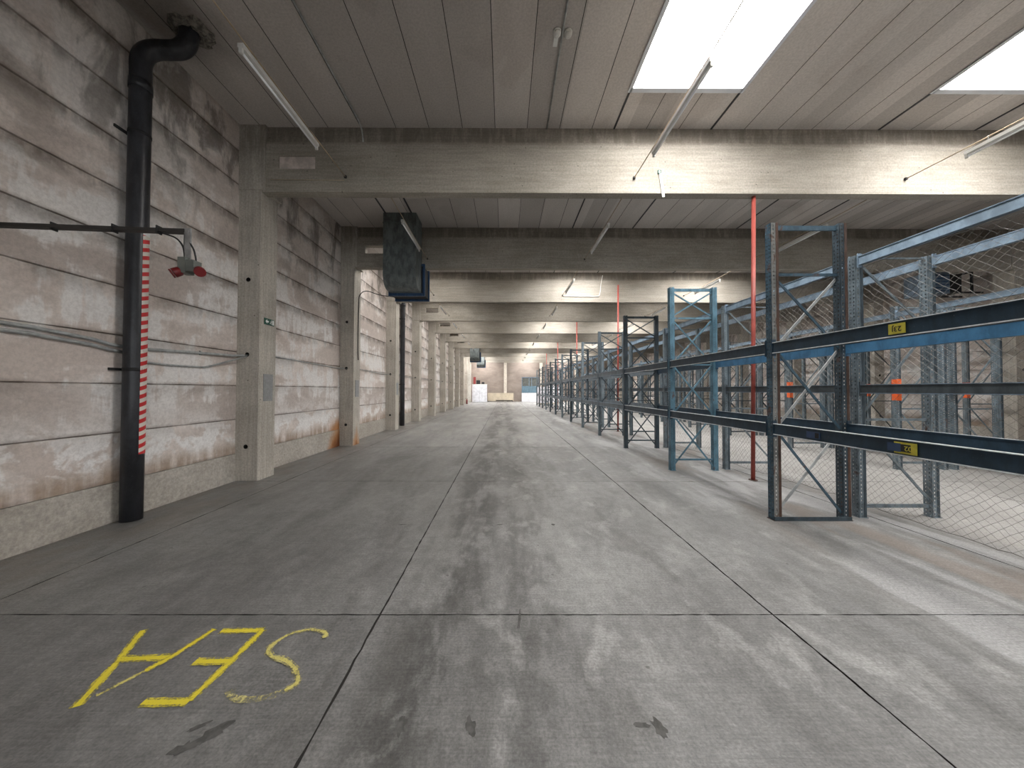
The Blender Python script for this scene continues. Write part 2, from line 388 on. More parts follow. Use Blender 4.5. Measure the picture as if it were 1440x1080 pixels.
b = MB(); b.box(WALL_R-.012, WALL_R+.05, REAR_Y-.3, BACK_Y+.3, 0, .487)
struct(b.build('baseboard_right', M['plinth']), 'low concrete plinth along the right wall', 'plinth')
b = MB()
b.box(WALL_L-.3, WALL_R+.3, BACK_Y, BACK_Y+.3, 0, CEIL+.3)
for x in (-2.45, 2.5): b.box(x, x+.03, BACK_Y-.012, BACK_Y, 0, CEIL)
struct(b.build('wall_back', M['backwall']), 'beige end wall with concrete posts far down the hall', 'wall')
for i, x in enumerate((-.1, 5.0, 10.1)):
    b = MB(); b.box(x, x+.42, BACK_Y-.25, BACK_Y, 0, CEIL); struct(b.build('trim_%d' % (i+1), M['plinth0']))
b = MB(); gx0, gx1, gz = -3.6, 4.6, 4.8  # unseen gateways behind the camera, added to let in fill daylight
for a in ((WALL_L-.3, gx0, 0, CEIL+.3), (gx1, 6.4, 0, CEIL+.3), (14.2, WALL_R+.3, 0, CEIL+.3), (gx0, gx1, gz, CEIL+.3), (6.4, 14.2, gz, CEIL+.3)): b.box(a[0], a[1], REAR_Y-.3, REAR_Y, a[2], a[3])
struct(b.build('wall_rear', M['backwall']))

# ceiling planks; skylights every second bay, more added unseen farther down as fill
SKX = [2.02, 6.94]; SKW = 1.80
joints = [WALL_L-.3, -4.50, -3.89, -3.275, -2.665, -2.02, -1.41, -.79, -.185, .41, 1.01, 1.61, 2.02]
for k in range(2):
    x = SKX[k]; joints += [x+.6, x+1.2, x+1.8]
    if k < 1: joints += [x+1.8+.624*i for i in range(1, 6)]
joints += [8.74+.614*i for i in range(1, 11)] + [ WALL_R+.3]
FILLSKY = (-3.89, -2.02)  # unseen left-hand row, added to brighten the far columns
def spans(j): return ([(x, x+SKW) for x in SKX] if j % 2 == 0 or j >= 3 else []) + ([FILLSKY] if j >= 2 else [])  # odd bays and the left row are added fill skylights
def dim(j, sx): return j < 9 and j >= 2 and (j % 2 == 1 or sx < 0)     # weaker unseen skylights, added as fill
def bay_sky(j): return (fy(j)-3.1, fy(j)-.79)      # extent of the skylight in the bay that ends at beam j
b = MB()
for j in range(-3, 12):
    ya, yb = fy(j-1)+.1, fy(j)+.1
    for i in range(len(joints)-1):
        x0, x1 = joints[i], joints[i+1]
        sk = any(sa-.01 <= x0 and x1 <= sb+.01 for sa, sb in spans(j))
        for y0, y1 in ([(ya, bay_sky(j)[0]), (bay_sky(j)[1], yb)] if sk else [(ya, yb)]):
            c, h = .005, .008
            b.face([(x0+c,y0,CEIL),(x0+c,y1,CEIL),(x1-c,y1,CEIL),(x1-c,y0,CEIL)])
            b.face([(x0,y0,CEIL+h),(x0,y1,CEIL+h),(x0+c,y1,CEIL),(x0+c,y0,CEIL)], 1)
            b.face([(x1-c,y0,CEIL),(x1-c,y1,CEIL),(x1,y1,CEIL+h),(x1,y0,CEIL+h)], 1)
    # dark steel strips that carry the short planks
    for sx in SKX:
        for x in (sx, sx+SKW):
            for y0, y1 in ([(bay_sky(j)[1]-.02, yb), (ya, bay_sky(j)[0]+.02)] if spans(j) else [(ya, yb)]): b.box(x-.016, x+.016, y0, y1, CEIL-.012, CEIL+.02, 2)
for x in (-3.275, -2.56): b.box(x-.02, x+.02, fy(0)+.2, fy(1), CEIL-.012, CEIL+.02, 2)
CE = struct(b.build('ceiling', [M['ceiling'], M['joint'], M['pipe']]), 'concrete plank ceiling', 'ceiling')
rr = random.Random(3); b = MB(); n = 26
def rim(q, z, dz, sd):
    r2 = random.Random(sd); out = []
    for k in range(n):
        a = 2*PI*k/n; f = q*r2.uniform(.88, 1.14)*(1.3 if math.cos(a-.3) > .3 else 1.)
        out.append((-4.28+math.cos(a)*.2*f, 4.41+math.sin(a)*.17*f, z-r2.uniform(0, dz)))
    return out
rings = [rim(1.15, CEIL+.004, 0, 1), rim(1.0, CEIL-.012, .02, 2), rim(.8, CEIL-.03, .04, 3), rim(.5, CEIL-.03, .02, 4)]
for A, B in zip(rings[:-1], rings[1:]):
    for k in range(n): b.face([A[k], A[(k+1) % n], B[(k+1) % n], B[k]])
b.build('broken_edge', plain('broken_concrete', (.17, .155, .135), .95, 0, .5, 25), CE)

# skylight boxes
wn = 0
for j in range(-2, 12):
    for sx, sxe in spans(j):
        wn += 1
        y0, y1 = bay_sky(j); x0, x1 = sx, sxe; zt = CEIL+.31
        w = empty('window_%d' % wn, (0,0,0)); struct(w)
        if j == 0:
            w['label'] = 'roof skylight in the nearest bay above the aisle' if sx == SKX[0] else 'roof skylight in the nearest bay above the racks'; w['category'] = 'skylight'
        b = MB(); t = .04
        for (a0,a1,c0,c1) in ((x0-t,x0,y0-t,y1+t),(x1,x1+t,y0-t,y1+t),(x0,x1,y0-t,y0),(x0,x1,y1,y1+t)): b.box(a0,a1,c0,c1,CEIL+.16,zt)
        b.build('curb', M['cream'], w)
        b = MB(); e = .022
        for (a0,a1,c0,c1) in ((x0,x0+e,y0,y1),(x1-e,x1,y0,y1),(x0,x1,y0,y0+e),(x0,x1,y1-e,y1)): b.box(a0,a1,c0,c1,CEIL-.02,CEIL+.19)
        for (a0,a1,c0,c1) in ((x0-.035,x0+e,y0-.06,y1+.06),(x1-e,x1+.035,y0-.06,y1+.06),(x0,x1,y0-.06,y0+e),(x0,x1,y1-e,y1+.06)): b.box(a0,a1,c0,c1,CEIL-.024,CEIL-.014)
        b.build('metal_lip', M['lip'], w)
        b = MB(); na = 10; ar = [(x0+(x1-x0)*k/na, zt+.26*math.sin(PI*k/na)) for k in range(na+1)]
        for k in range(na): (xa, za), (xb, zb) = ar[k], ar[k+1]; b.face([(xa,y0,za),(xa,y1,za),(xb,y1,zb),(xb,y0,zb)])
        for yy in (y0, y1): b.face([(xa,yy,za) for xa, za in ar])
        b.build('glazing', M['skyfill' if dim(j, sx) else 'sky'], w)

# ------------------------------------------------------------------ columns and roof beams
def holed_front(b, x0, x1, y, zs, z0, z1, hx, r=.042, depth=.22):
    """front face at y (facing -Y) with round sockets at (hx, z)"""
    q = .09; xa, xb = hx-q, hx+q
    b.face([(x0,y,z0),(xa,y,z0),(xa,y,z1),(x0,y,z1)]); b.face([(xb,y,z0),(x1,y,z0),(x1,y,z1),(xb,y,z1)])
    zc = z0
    for zz in zs:
        b.face([(xa,y,zc),(xb,y,zc),(xb,y,zz-q),(xa,y,zz-q)]); zc = zz+q
        sq = [(xb,zz),(xb,zz+q),(hx,zz+q),(xa,zz+q),(xa,zz),(xa,zz-q),(hx,zz-q),(xb,zz-q)]
        ci = [(hx+r*math.cos(k*PI/4), zz+r*math.sin(k*PI/4)) for k in range(8)]
        for k in range(8):
            k2 = (k+1) % 8
            b.face([(sq[k][0],y,sq[k][1]),(sq[k2][0],y,sq[k2][1]),(ci[k2][0],y,ci[k2][1]),(ci[k][0],y,ci[k][1])])
            b.face([(ci[k][0],y,ci[k][1]),(ci[k2][0],y,ci[k2][1]),(ci[k2][0],y+depth,ci[k2][1]),(ci[k][0],y+depth,ci[k][1])], 1)
        b.face([(c[0],y+depth,c[1]) for c in ci], 1)
    b.face([(xa,y,zc),(xb,y,zc),(xb,y,z1),(xa,y,z1)])
CD = .44
def column_proto(side):
    b = MB(); w = .402
    x0, x1 = (0, w) if side < 0 else (-w, 0)
    hx = .19 if side < 0 else -.19
    holed_front(b, x0, x1, 0, (.615, 2.283, 3.65), 0, CEIL, hx)
    b.face([(x1,0,0),(x1,CD,0),(x1,CD,CEIL),(x1,0,CEIL)]); b.face([(x1,CD,0),(x0,CD,0),(x0,CD,CEIL),(x1,CD,CEIL)]); b.face([(x0,CD,0),(x0,0,0),(x0,0,CEIL),(x0,CD,CEIL)])
    o = b.build('concrete_column', [M['column'], M['black']])
    h = MB(); e = .075
    if side < 0: h.box(0, w+e, -.02, CD+.02, 5.3, CEIL)
    else: h.box(-w-e, 0, -.02, CD+.02, 5.3, CEIL)
    h.build('column_head', M['column'], o)
    return o
pl, prr = column_proto(-1), column_proto(1)
extra = {0: 'concrete column nearest on the left wall, carrying a green exit sign', 1: 'concrete column on the left wall with rust at its foot'}
for j in range(11):
    o = pl if j == 0 else copy_tree(pl); o.location = (WALL_L, fy(j), 0)
    struct(o, extra.get(j, '%s concrete column from the front along the left wall' % ORD[j]), 'column'); o['group'] = 'columns along the left wall'
    o = prr if j == 0 else copy_tree(prr); o.location = (WALL_R, fy(j), 0)
    struct(o, '%s concrete column from the front along the right wall behind the racks' % ORD[j], 'column'); o['group'] = 'columns along the right wall'
def beam_proto():
    b = MB(); xa, xb, y0, y1 = WALL_L+.02, WALL_R-.02, .005, .185; hx0, hx1, hz0, hz1 = -4.155, -3.485, 5.70, 5.94; zt = 6.205
    b.box(xa, hx0, y0, y1, BEAM_Z, zt); b.box(hx1, xb, y0, y1, BEAM_Z, zt); b.box(hx0, hx1, y0, y1, BEAM_Z, hz0); b.box(hx0, hx1, y0, y1, hz1, zt)
    b.box(xa, xb, y0+.035, y1-.03, zt, CEIL)
    for x in (-1.2, 4.4, 9.8): b.box(x, x+.004, y0-.0015, y0, BEAM_Z, zt, 1)      # shutter seams
    return b.build('concrete_beam', [M['beam'], M['column']])
bp = beam_proto()
for k, j in enumerate(range(0, 11)):
    o = bp if k == 0 else copy_tree(bp); o.location = (0, fy(j), 0)
    struct(o, '%s concrete roof beam from the front, spanning the hall' % ORD[j], 'roof beam'); o['group'] = 'roof beams across the hall'
b = MB(); b.box(-4.155, -3.485, .03, .15, 5.70, 5.94); fb = b.build('hole_infill', plain('pale_infill', (.56, .49, .45), .9, 0, .2, 8), bp); fb['label'] = 'pale filled opening'
for j in (-1, -2, -3):
    o = copy_tree(bp); o.location = (0, fy(j), 0); struct(o)
    for p in (pl, prr):
        c = copy_tree(p); c.location = (p.location.x, fy(j), 0); struct(c)
        for key in ('label', 'category', 'group'):
            if key in c: del c[key]
    for key in ('label', 'category', 'group'):
        if key in o: del o[key]

# ------------------------------------------------------------------ downpipes
def downpipe(y, full):
    t = empty('downpipe', (-4.716, y, 0)); r = .106
    b = MB(); path = [(0,0,0),(0,0,1.5),(0,0,3),(0,0,4.5)]
    path += spline([(0,0,5.72),(.0,.0,5.9),(.045,.02,6.03),(.13,.06,6.11),(.24,.1,6.15),(.35,.14,6.2),(.42,.165,6.3),(.44,.175,6.44),(.44,.175,6.62)], 5)
    b.tube(path, r, 28); b.build('pipe', M['pipe'], t)
    for z in (5.5,):
        b = MB(); b.tube([(0,0,z+.001),(0,0,z+.12)], r+.007, 28); b.build('pipe_collar', M['pipe'], t)
    for z in (1.9, 4.93):
        b = MB(); b.tube([(0,0,z-.02),(0,0,z+.02)], r+.004, 28); b.box(-.146, -.09, -.03, .02, z-.014, z+.014); b.box(-.14, -.12, -.17, .0, z-.016, z+.016)
        b.build('pipe_clamp', M['black'], t)
    if full:
        b = MB(); n = 8; a0, a1 = R(-16), R(40); rr = r+.004
        ss = [a0+(a1-a0)*k/n for k in range(n+1)]
        for i in range(n):
            A, B = ss[i], ss[i+1]
            b.face([(rr*math.cos(A),rr*math.sin(A),.83),(rr*math.cos(B),rr*math.sin(B),.83),(rr*math.cos(B),rr*math.sin(B),3.62),(rr*math.cos(A),rr*math.sin(A),3.62)], 0, True)
            b.face([(rr*math.cos(A),rr*math.sin(A),3.62),(rr*math.cos(B),rr*math.sin(B),3.62),(rr*math.cos(B),rr*math.sin(B),3.70),(rr*math.cos(A),rr*math.sin(A),3.70)], 1, True)
        o = b.build('warning_tape', [M['tape'], M['signwhite']], t); o['label'] = 'red and white striped warning strip'
    return t
tag(downpipe(4.243, True), 'black downpipe with red and white warning strip on the left wall', 'pipe')
tag(downpipe(15.35, False), 'plain black downpipe beyond the third column on the left wall', 'pipe')

# ------------------------------------------------------------------ swivel arm with red sockets
t = empty('socket_arm', (WALL_L, 3.0, 3.11)); tag(t, 'dark horizontal wall arm carrying two red power sockets at its end', 'power socket')
X = lambda x: x-WALL_L
b = MB(); b.bar((0,0,.035),(X(-2.905),.02,-.02),.03,.06,(0,1,0))
b.build('arm', plain('arm_dark_steel', (.03, .027, .025), .6), t)
b = MB(); b.box(-.0, .02, -.08, .08, -.12, .16); b.build('wall_bracket', M['black'], t)
for x in (-4.1, -3.55, -3.15):
    b = MB(); zc = .035-.055*X(x)/X(-2.905); b.box(X(x), X(x)+.01, -.022, .028, zc-.036, zc+.036); b.build('cable_tie', M['black'], t)
b = MB(); b.box(X(-2.91), X(-2.85), -.006, .006, -.30, .0); b.box(X(-2.91), X(-2.904), -.006, .05, -.33, .0); b.tube([(X(-2.875),-.012,-.03),(X(-2.875),-.004,-.03)], .012, 10); b.build('bracket_plate', M['steel'], t)
b = MB(); b.tube(spline([(X(-3.1),0,-.045),(X(-2.98),-.01,-.09),(X(-2.92),-.005,-.16),(X(-2.90),0,-.26)],6), .007, 8); b.build('cable', M['cable'], t)
b = MB(); b.tube(spline([(X(-2.86),0,-.13),(X(-2.825),0,-.19),(X(-2.805),0,-.26),(X(-2.80),.0,-.31)],6), .007, 8); b.build('cable', M['cable'], t)
b = MB(); b.box(X(-2.925), X(-2.855), -.045, .045, -.415, -.275); b.box(X(-2.86), X(-2.785), -.04, .04, -.40, -.30); b.build('junction_box', plain('socket_housing', (.13, .14, .125), .5), t)
for (x, dx, dy, dz) in ((-2.895, -.06, -.05, -.05), (-2.775, .07, -.06, -.045)):
    p = Vector((X(x), 0, -.375)); d = Vector((dx, dy, dz)).normalized()
    b = MB(); b.tube([p-d*.03, p+d*.03, p+d*.04, p+d*.085, p+d*.09], [.027,.03,.04,.043,.04], 16); s = b.build('socket', M['red'], t)
    q = p+d*.095; b = MB(); b.tube([q, q+d*.012], [.041,.041], 16); c = b.build('socket_lid', M['red'], s)

# ------------------------------------------------------------------ conduits and cables on the left wall
def conduit(pts, r, label, name='conduit', mat='zinc', clips=()):
    b = MB(); b.tube(pts, r, 8); o = b.build(name, M[mat])
    for (x, y, z) in clips:
        c = MB(); c.box(x-.05, x+.005, y-.012, y+.012, z-r-.012, z+r+.012); c.build('clip', M['zinc'], o)
    tag(o, label, 'conduit' if name == 'conduit' else 'cable'); return o
xw = WALL_L+.022
conduit([(xw,-1.6,2.31),(xw,1.4,2.32),(xw,2.6,2.305),(xw,3.4,2.285),(xw,3.9,2.24),(xw,4.09,2.2),(xw,4.25,2.19),(xw,4.47,2.19),(xw,5.2,2.225),(xw+.03,5.9,2.25),(-4.68,6.12,2.275)], .0205, 'upper grey conduit sagging along the left wall past the black downpipe', clips=((xw,2.2,2.31),(xw,5.3,2.23)))
conduit([(xw,-1.6,2.24),(xw,1.4,2.25),(xw,2.6,2.235),(xw,3.4,2.215),(xw,3.9,2.17),(xw,4.05,2.14),(xw,4.25,2.115)], .0205, 'lower grey conduit on the left wall ending behind the black downpipe', clips=((xw,2.2,2.24),))
conduit([(xw,4.3,2.02),(xw,4.8,2.0),(xw,5.35,2.005),(xw+.01,5.42,2.02),(-4.68,6.1,2.27)], .014, 'thin bent conduit rising from the downpipe into the nearest column')
for j in range(0, 6):
    y0, y1 = fy(j)+CD, fy(j+1)+.1
    conduit([(xw,y0,2.36),(xw,(y0+y1)/2,2.31),(xw,y1-.3,2.27),(-4.69,y1,2.28)], .012, 'thin conduit on the left wall between the %s and %s columns' % (ORD[j], ORD[j+1]))
o = conduit(spline([(-4.448,10.1,2.55),(-4.445,10.06,3.0),(-4.445,10.08,4.2),(-4.44,10.15,4.55),(-4.3,10.3,4.72),(-3.9,10.3,4.6),(-3.35,10.2,4.5)],6), .012, 'loose black cable looping from the second column up to the heater', 'hanging_cable', 'cable')
conduit([(-2.64,2.3,CEIL-.025),(-2.63,5.9,CEIL-.025),(-2.62,6.0,CEIL-.1),(-2.615,6.03,6.30),(-2.60,6.01,6.19)], .014, 'grey conduit on the ceiling planks left of the middle, bent down onto the beam')
conduit([(.775,2.3,CEIL-.02),(.775,6.06,CEIL-.02)], .013, 'grey conduit on the ceiling passing between the two round detectors')
conduit([(-4.30,6.025,5.49),(-2.95,6.025,5.485)], .005, 'pale cord along the first roof beam to the lamp wire', 'beam_cord', 'cord')

# ------------------------------------------------------------------ signs, plates, detectors
t = empty('exit_sign', (COL_L, 6.275, 2.925)); tag(t, 'small dark green exit sign with arrow and running figure on nearest left column', 'exit sign')
b = MB(); b.box(0, .012, -.13, .13, -.058, .058); b.build('sign_board', M['green'], t)
def flat(pts, name, mat, parent, x=.0145):
    b = MB(); n = len(pts)
    b.face([(x,p[0],p[1]) for p in pts]); 
    for k in range(n): p, q = pts[k], pts[(k+1) % n]; b.face([(x-.003,p[0],p[1]),(x-.003,q[0],q[1]),(x,q[0],q[1]),(x,p[0],p[1])])
    return b.build(name, mat, parent)
flat([(-.105,0),(-.06,.04),(-.06,.014),(-.02,.014),(-.02,-.014),(-.06,-.014),(-.06,-.04)], 'arrow', M['signwhite'], t)
flat([(.075,-.045),(.118,-.045),(.118,.045),(.075,.045)], 'door_symbol', M['signwhite'], t)
b = MB()
for p, q, w in (((.045,.012),(.035,-.012),.018),((.035,-.012),(.055,-.028),.009),((.055,-.028),(.05,-.045),.008),((.035,-.012),(.022,-.03),.009),((.022,-.03),(.006,-.03),.008),((.045,.012),(.068,.004),.007),((.043,.012),(.022,.004),.007)):
    b.bar((.0148,p[0],p[1]),(.0148,q[0],q[1]),w,.002,(1,0,0))
b.tube([(.0135,.05,.03),(.016,.05,.03)], .010, 10); b.build('running_figure', M['signwhite'], t)
for j, m in ((0,'greypanel'),(1,'greypanel'),(2,'greypanel')):
    b = MB(); b.box(0, .012, -.12, .12, -.252, .252); o = b.build('column_plate', M[m], None, (COL_L, fy(j)+.24, 1.685))
    for z in (-.235, .235):
        s = MB(); s.tube([(.012,0,z),(.015,0,z)], .008, 8); s.build('screw', M['zinc'], o)
    tag(o, ('grey metal plate on the nearest left column below the exit sign', 'grey metal plate on the rust-footed left column', 'grey metal plate on the third left column')[j], 'plate')
t = empty('emergency_sign', (2.83, fy(0), 5.66)); tag(t, 'green emergency sign and white strip hanging on the first roof beam near the middle', 'sign')  # emergency sign seen edge-on, with its white strip
b = MB(); b.box(-.025, .03, -.02, .005, -.035, .03); b.build('green_sign', M['green'], t)
b = MB(); b.box(-.012, .014, -.024, -.02, -.018, .014); b.build('sign_symbol', M['signwhite'], t)
b = MB(); b.bar((.02,-.012,-.03),(.075,-.012,-.47),.045,.012,(0,1,0)); b.build('white_strip', M['signwhite'], t)
def detector(x, y, label, withtag):
    t = empty('smoke_detector', (x, y, CEIL)); tag(t, label, 'smoke detector')
    b = MB(); b.tube([(0,0,.0),(0,0,-.025)], [.055,.055], 20); b.build('base', M['white'], t)
    b = MB(); b.tube([(0,0,-.025),(0,0,-.045),(0,0,-.065),(0,0,-.072)], [.048,.05,.036,.018], 20); b.build('sensor_head', M['lamp'] if not withtag else M['white'], t)
    if withtag:
        b = MB(); b.box(-.03, .03, -.16, -.155+.1, -.012, -.008)
        b = MB(); b.bar((.0,.05,-.006),(.0,.2,-.006),.06,.004,(0,0,1)); b.build('paper_tag', M['signwhite'], t)
detector(.70, 4.40, 'white round smoke detector with a paper tag on the ceiling', True)
detector(.85, 4.41, 'cream round smoke detector without a tag on the ceiling', False)

# ------------------------------------------------------------------ strip lamps on suspension wires
ROWX = [(-2.92, 'left'), (2.37, 'aisle'), (7.37, 'rack'), (12.4, 'far right')]
ROWN = ['over the left aisle side', 'over the right aisle side', 'over the pallet racks', 'near the right wall']
def lamp_proto():
    t = empty('hanging_strip_lamp')
    b = MB(); b.box(-.032, .032, 0, 1.5, .0, .05); b.build('housing', M['lamp'], t)
    b = MB(); b.box(-.022, .022, .02, 1.48, .05, .062); b.build('housing_cover', M['lampdark'], t)
    for y in (.0, 1.47):
        b = MB(); b.box(-.018, .018, y, y+.03, -.055, 0); b.build('lamp_holder', M['lamp'], t)
    b = MB(); b.tube([(0,.03,-.035),(0,1.47,-.035)], .014, 10); b.build('tube', M['tube'], t)
    for y in (.25, 1.25):
        b = MB(); b.tube([(0,y,.05),(0,y,.125)], .005, 6); b.build('hook', M['zinc'], t)
    return t
LP = lamp_proto(); first = True
for r, (x, nm) in enumerate(ROWX):
    for j in range(0, 11):
        xx = x + (.62 if (r == 0 and j == 1) else 0)
        lp = LP if first else copy_tree(LP); first = False
        lp.location = (xx, fy(j)-(2.43 if r == 0 else 2.3), 5.42)
        tag(lp, 'unlit fluorescent strip lamp %s, %s from the front' % (ROWN[r], ORD[j]), 'lamp', 'strip lamps hung on wires')
        b = MB(); b.tube([(xx,fy(j-1)+.18,5.545),(xx,fy(j)-2.3,5.53),(xx,fy(j)-1,5.53),(xx,fy(j)+.006,5.545)], .008, 6)
        w = b.build('suspension_wire', M['cord']); 
        b = MB(); b.box(xx-.02, xx+.02, fy(j)-.03, fy(j)+.01, 5.525, 5.565); b.build('wire_anchor', M['black'], w)
        tag(w, 'lamp wire strung %s, %s bay from the front' % (ROWN[r], ORD[j]), 'wire', 'lamp wires')
# white cord looping over the third beam
conduit(spline([(2.40,13.57,5.52),(2.9,13.57,5.50),(3.75,13.57,5.50),(3.9,13.57,5.6),(3.95,13.56,6.0),(4.0,13.5,6.35)],6), .012, 'white cord looping across the third roof beam', 'lamp_cord', 'white')

# ------------------------------------------------------------------ warm-air heaters with ceiling ducts
def heater(loc, label):
    t = empty('duct_heater', loc); tag(t, label, 'heater')
    # local: duct front at y=0, x 0..w
    w, d = .90, .62
    z1, zb, rad = CEIL-loc[2], 0., .34
    b = MB(); pr = [(0, z1), (0, rad)] + [(rad-rad*math.cos(a), rad-rad*math.sin(a)) for a in [PI/2*k/8 for k in range(1, 9)]] + [(d+.25, 0)]
    inn = [(d, z1), (d, .78), (d+.25, .78)]
    for i in range(len(pr)-1):
        (ya, za), (yb, zb2) = pr[i], pr[i+1]; b.face([(0,ya,za),(w,ya,za),(w,yb,zb2),(0,yb,zb2)], 0, i > 0)
    for i in range(2): (ya, za), (yb, zb2) = inn[i], inn[i+1]; b.face([(0,ya,za),(0,yb,zb2),(w,yb,zb2),(w,ya,za)])
    for x in (0, w): b.face([(x,y,z) for y, z in pr+inn[::-1]])
    for z in (1.15, 1.75): b.box(-.012, w+.012, -.012, d+.01, z, z+.03)
    b.build('duct', M['duct'], t)
    y0 = d+.02; b = MB(); b.box(-.02, w+.06, y0, y0+.55, -.02, .82); b.build('casing', M['black'], t)
    for y in (y0-.03, y0+.55):
        b = MB(); 
        for (xa,xb,za,zc) in ((-.06,w+.1,-.08,.0),(-.06,w+.1,.80,.86),(-.06,.0,0,.8),(w+.04,w+.1,0,.8)): b.box(xa,xb,y,y+.05,za,zc)
        b.build('flange', M['heaterblue'], t)
    b = MB(); b.box(w*.1, w*.95, y0+.6, y0+1.15, .08, .72); b.build('fan_box', M['heaterblue'], t)
    for k in range(6):
        b = MB(); b.bar((w*.95+.01,y0+.62,.14+k*.1),(w*.95+.01,y0+1.13,.14+k*.1),.05,.006,(.6,0,1)); b.build('louvre_blade', M['heatergrey'], t)
    return t
heater((-3.33, 9.02, 4.46), 'dark ceiling duct curving into a blue heater before the second roof beam')
heater((-3.33, fy(7)-.75, 4.46), 'distant ceiling duct with blue heater far down the left side')
heater((-3.33, fy(9)-.3, 4.46), 'farthest blue duct heater near the end of the left wall')
t = empty('wall_heater', (WALL_R, 11.0, 4.8)); tag(t, 'grey blue heater with black fan on a bracket high on the right wall', 'heater')
b = MB(); b.box(-1.85, -1.2, -.35, .35, .0, .7); b.build('casing', M['heatergrey'], t)
b = MB(); b.box(-1.2, -.75, -.3, .3, .05, .65); b.build('fan_housing', M['black'], t)
for k in range(6):
    b = MB(); b.box(-1.8, -1.25, -.375, -.35, .06+k*.1, .10+k*.1); b.build('louvre_blade', M['heaterblue'], t)
for p, q in (((-.8,-.25,.62),(0,-.25,.85)), ((-.8,.25,.62),(0,.25,.85)), ((-.8,-.25,.06),(0,-.25,.06)), ((-.8,.25,.06),(0,.25,.06)), ((-.35,-.25,.06),(-.35,-.25,.95))):
    b = MB(); b.bar(p, q, .05, .05, (.2,1,.1) if p[0] != q[0] else (1,0,0)); b.build('bracket_arm', M['black'], t)

# ------------------------------------------------------------------ red sprinkler standpipes
for i, (x, y, top, lean) in enumerate(((4.575, 6.13, BEAM_Z, .07), (4.555, 13.35, 5.9, .03), (4.555, 20.9, 5.95, 0), (4.555, 28.4, 6.05, 0), (4.555, 36.0, 6.05, 0))):
    t = empty('red_pole', (x, y, 0)); tag(t, '%s red upright pole from the front, standing between the rack rows' % ORD[i], 'pole', 'red poles between the racks')
    b = MB(); b.tube([(0,0,0),(lean,0,top)], .034, 14); b.build('pole', M['redpole'], t)
    b = MB(); b.tube([(0,0,.0),(0,0,.012)], .07, 14); b.build('foot_plate', M['rust'], t)

# ------------------------------------------------------------------ pallet racking
UW = .095
def plate(b, P, U, V, n, L, cols, width, hw, hh, pitch, m=0, t=.003):
    """perforated strip: origin P, width along U, length L along V, normal n"""
    P, U, V, n = Vector(P), Vector(U), Vector(V), Vector(n)
    def bx(u0, u1, v0, v1):
        q = [P+U*u0+V*v0, P+U*u1+V*v0, P+U*u1+V*v1, P+U*u0+V*v1]; r = [a-n*t for a in q]
        b.face(q, m); b.face(r[::-1], m)
        b.face([q[0],q[1],r[1],r[0]], m); b.face([q[2],q[3],r[3],r[2]], m); b.face([q[1],q[2],r[2],r[1]], m); b.face([q[3],q[0],r[0],r[3]], m)
    edge = 0
    for c in cols:
        bx(edge, c-hw/2, 0, L); edge = c+hw/2
        v = 0; z = pitch*.5
        while z+hh/2 < L:
            bx(c-hw/2, c+hw/2, v, z-hh/2); v = z+hh/2; z += pitch
        bx(c-hw/2, c+hw/2, v, L)
    bx(edge, width, 0, L)
def upright_mesh(L, flip, detail):
    b = MB(); s = -1 if flip else 1; d = .095
    if detail:
        plate(b, (0,0,0), (0,1,0), (0,0,1), (-s,0,0), L, [.026,.069], d, .014, .02, .05, 0)
        plate(b, (0,0,0), (s,0,0), (0,0,1), (0,-1,0), L, [.033], .062, .014, .02, .05, 1)
        plate(b, (0,d,0), (s,0,0), (0,0,1), (0,1,0), L, [.033], .062, .014, .02, .05, 1)
    else:
        x0, x1 = sorted((0, s*.003)); b.box(x0, x1, 0, d, 0, L, 0)
        x0, x1 = sorted((0, s*.07)); b.box(x0, x1, 0, .003, 0, L, 1); b.box(x0, x1, d-.003, d, 0, L, 1)
    x0, x1 = sorted((s*.062, s*.095)); b.box(x0, x1, -.004, .006, 0, L, 2); b.box(x0, x1, d-.006, d+.004, 0, L, 2)
    return b
def frame_proto(W, L, style, mats, detail):
    t = empty('pallet_rack_upright')
    for k, (x, fl) in enumerate(((0, False), (W-UW, False))):
        o = upright_mesh(L, fl, detail).build('upright', mats if k == 0 or style != 'A' else [M['rackC'], M['rackC'], mats[2]], t, (x,0,0))  # right upright in style A: shade on it put into darker paint
        b = MB(); x0, x1 = (-.008, .11) if not fl else (-.11, .008); b.box(x0, x1, -.012, .107, 0, .006); b.build('foot_plate', M['rust'] if style == 'A' else mats[0], o)
    xl, xr = .08, W-UW+.004; yc = .047; cm = mats[3]
    def hz(z, h=.035, m=cm):
        b = MB(); b.box(xl-.02, xr+.02, yc-.012, yc+.012, z-h/2, z+h/2); b.build('horizontal_brace', m, t)
    def dg(x0, z0, x1, z1, off, m=cm):
        b = MB(); b.bar((x0,yc+off,z0),(x1,yc+off,z1),.03,.012,(0,1,0)); b.build('diagonal_brace', m, t)
    if style in ('A', 'N'):
        hz(L-.05, .06); hz(3.15); 
        if style == 'A':
            b = MB(); b.box(0, W, -.012, .0, .0, .05); b.box(0, W, .0, .095, .004, .012); b.build('base_channel', M['rackC'], t)
        else: hz(.22)
        for z0, z1 in ((.09,1.12),(1.16,2.16),(2.2,3.1)):
            dg(xl,z1,xr,z0,-.012); dg(xr,z1,xl,z0,.012,M['zinc'] if style == 'A' else cm)
        if style == 'N': dg(xl,3.2,xr,L-.1,-.012); dg(xr,3.2,xl,L-.1,.012); hz(2.18, .02)
    else:
        hz(L-.02, .02); hz(.14, .045); hz(1.27, .03)
        dg(xl,1.22,xr,.22,-.01); dg(xr,2.42,xl,1.32,-.01); dg(xl,3.34,xr,2.48,-.01)
    return t
fs = {}
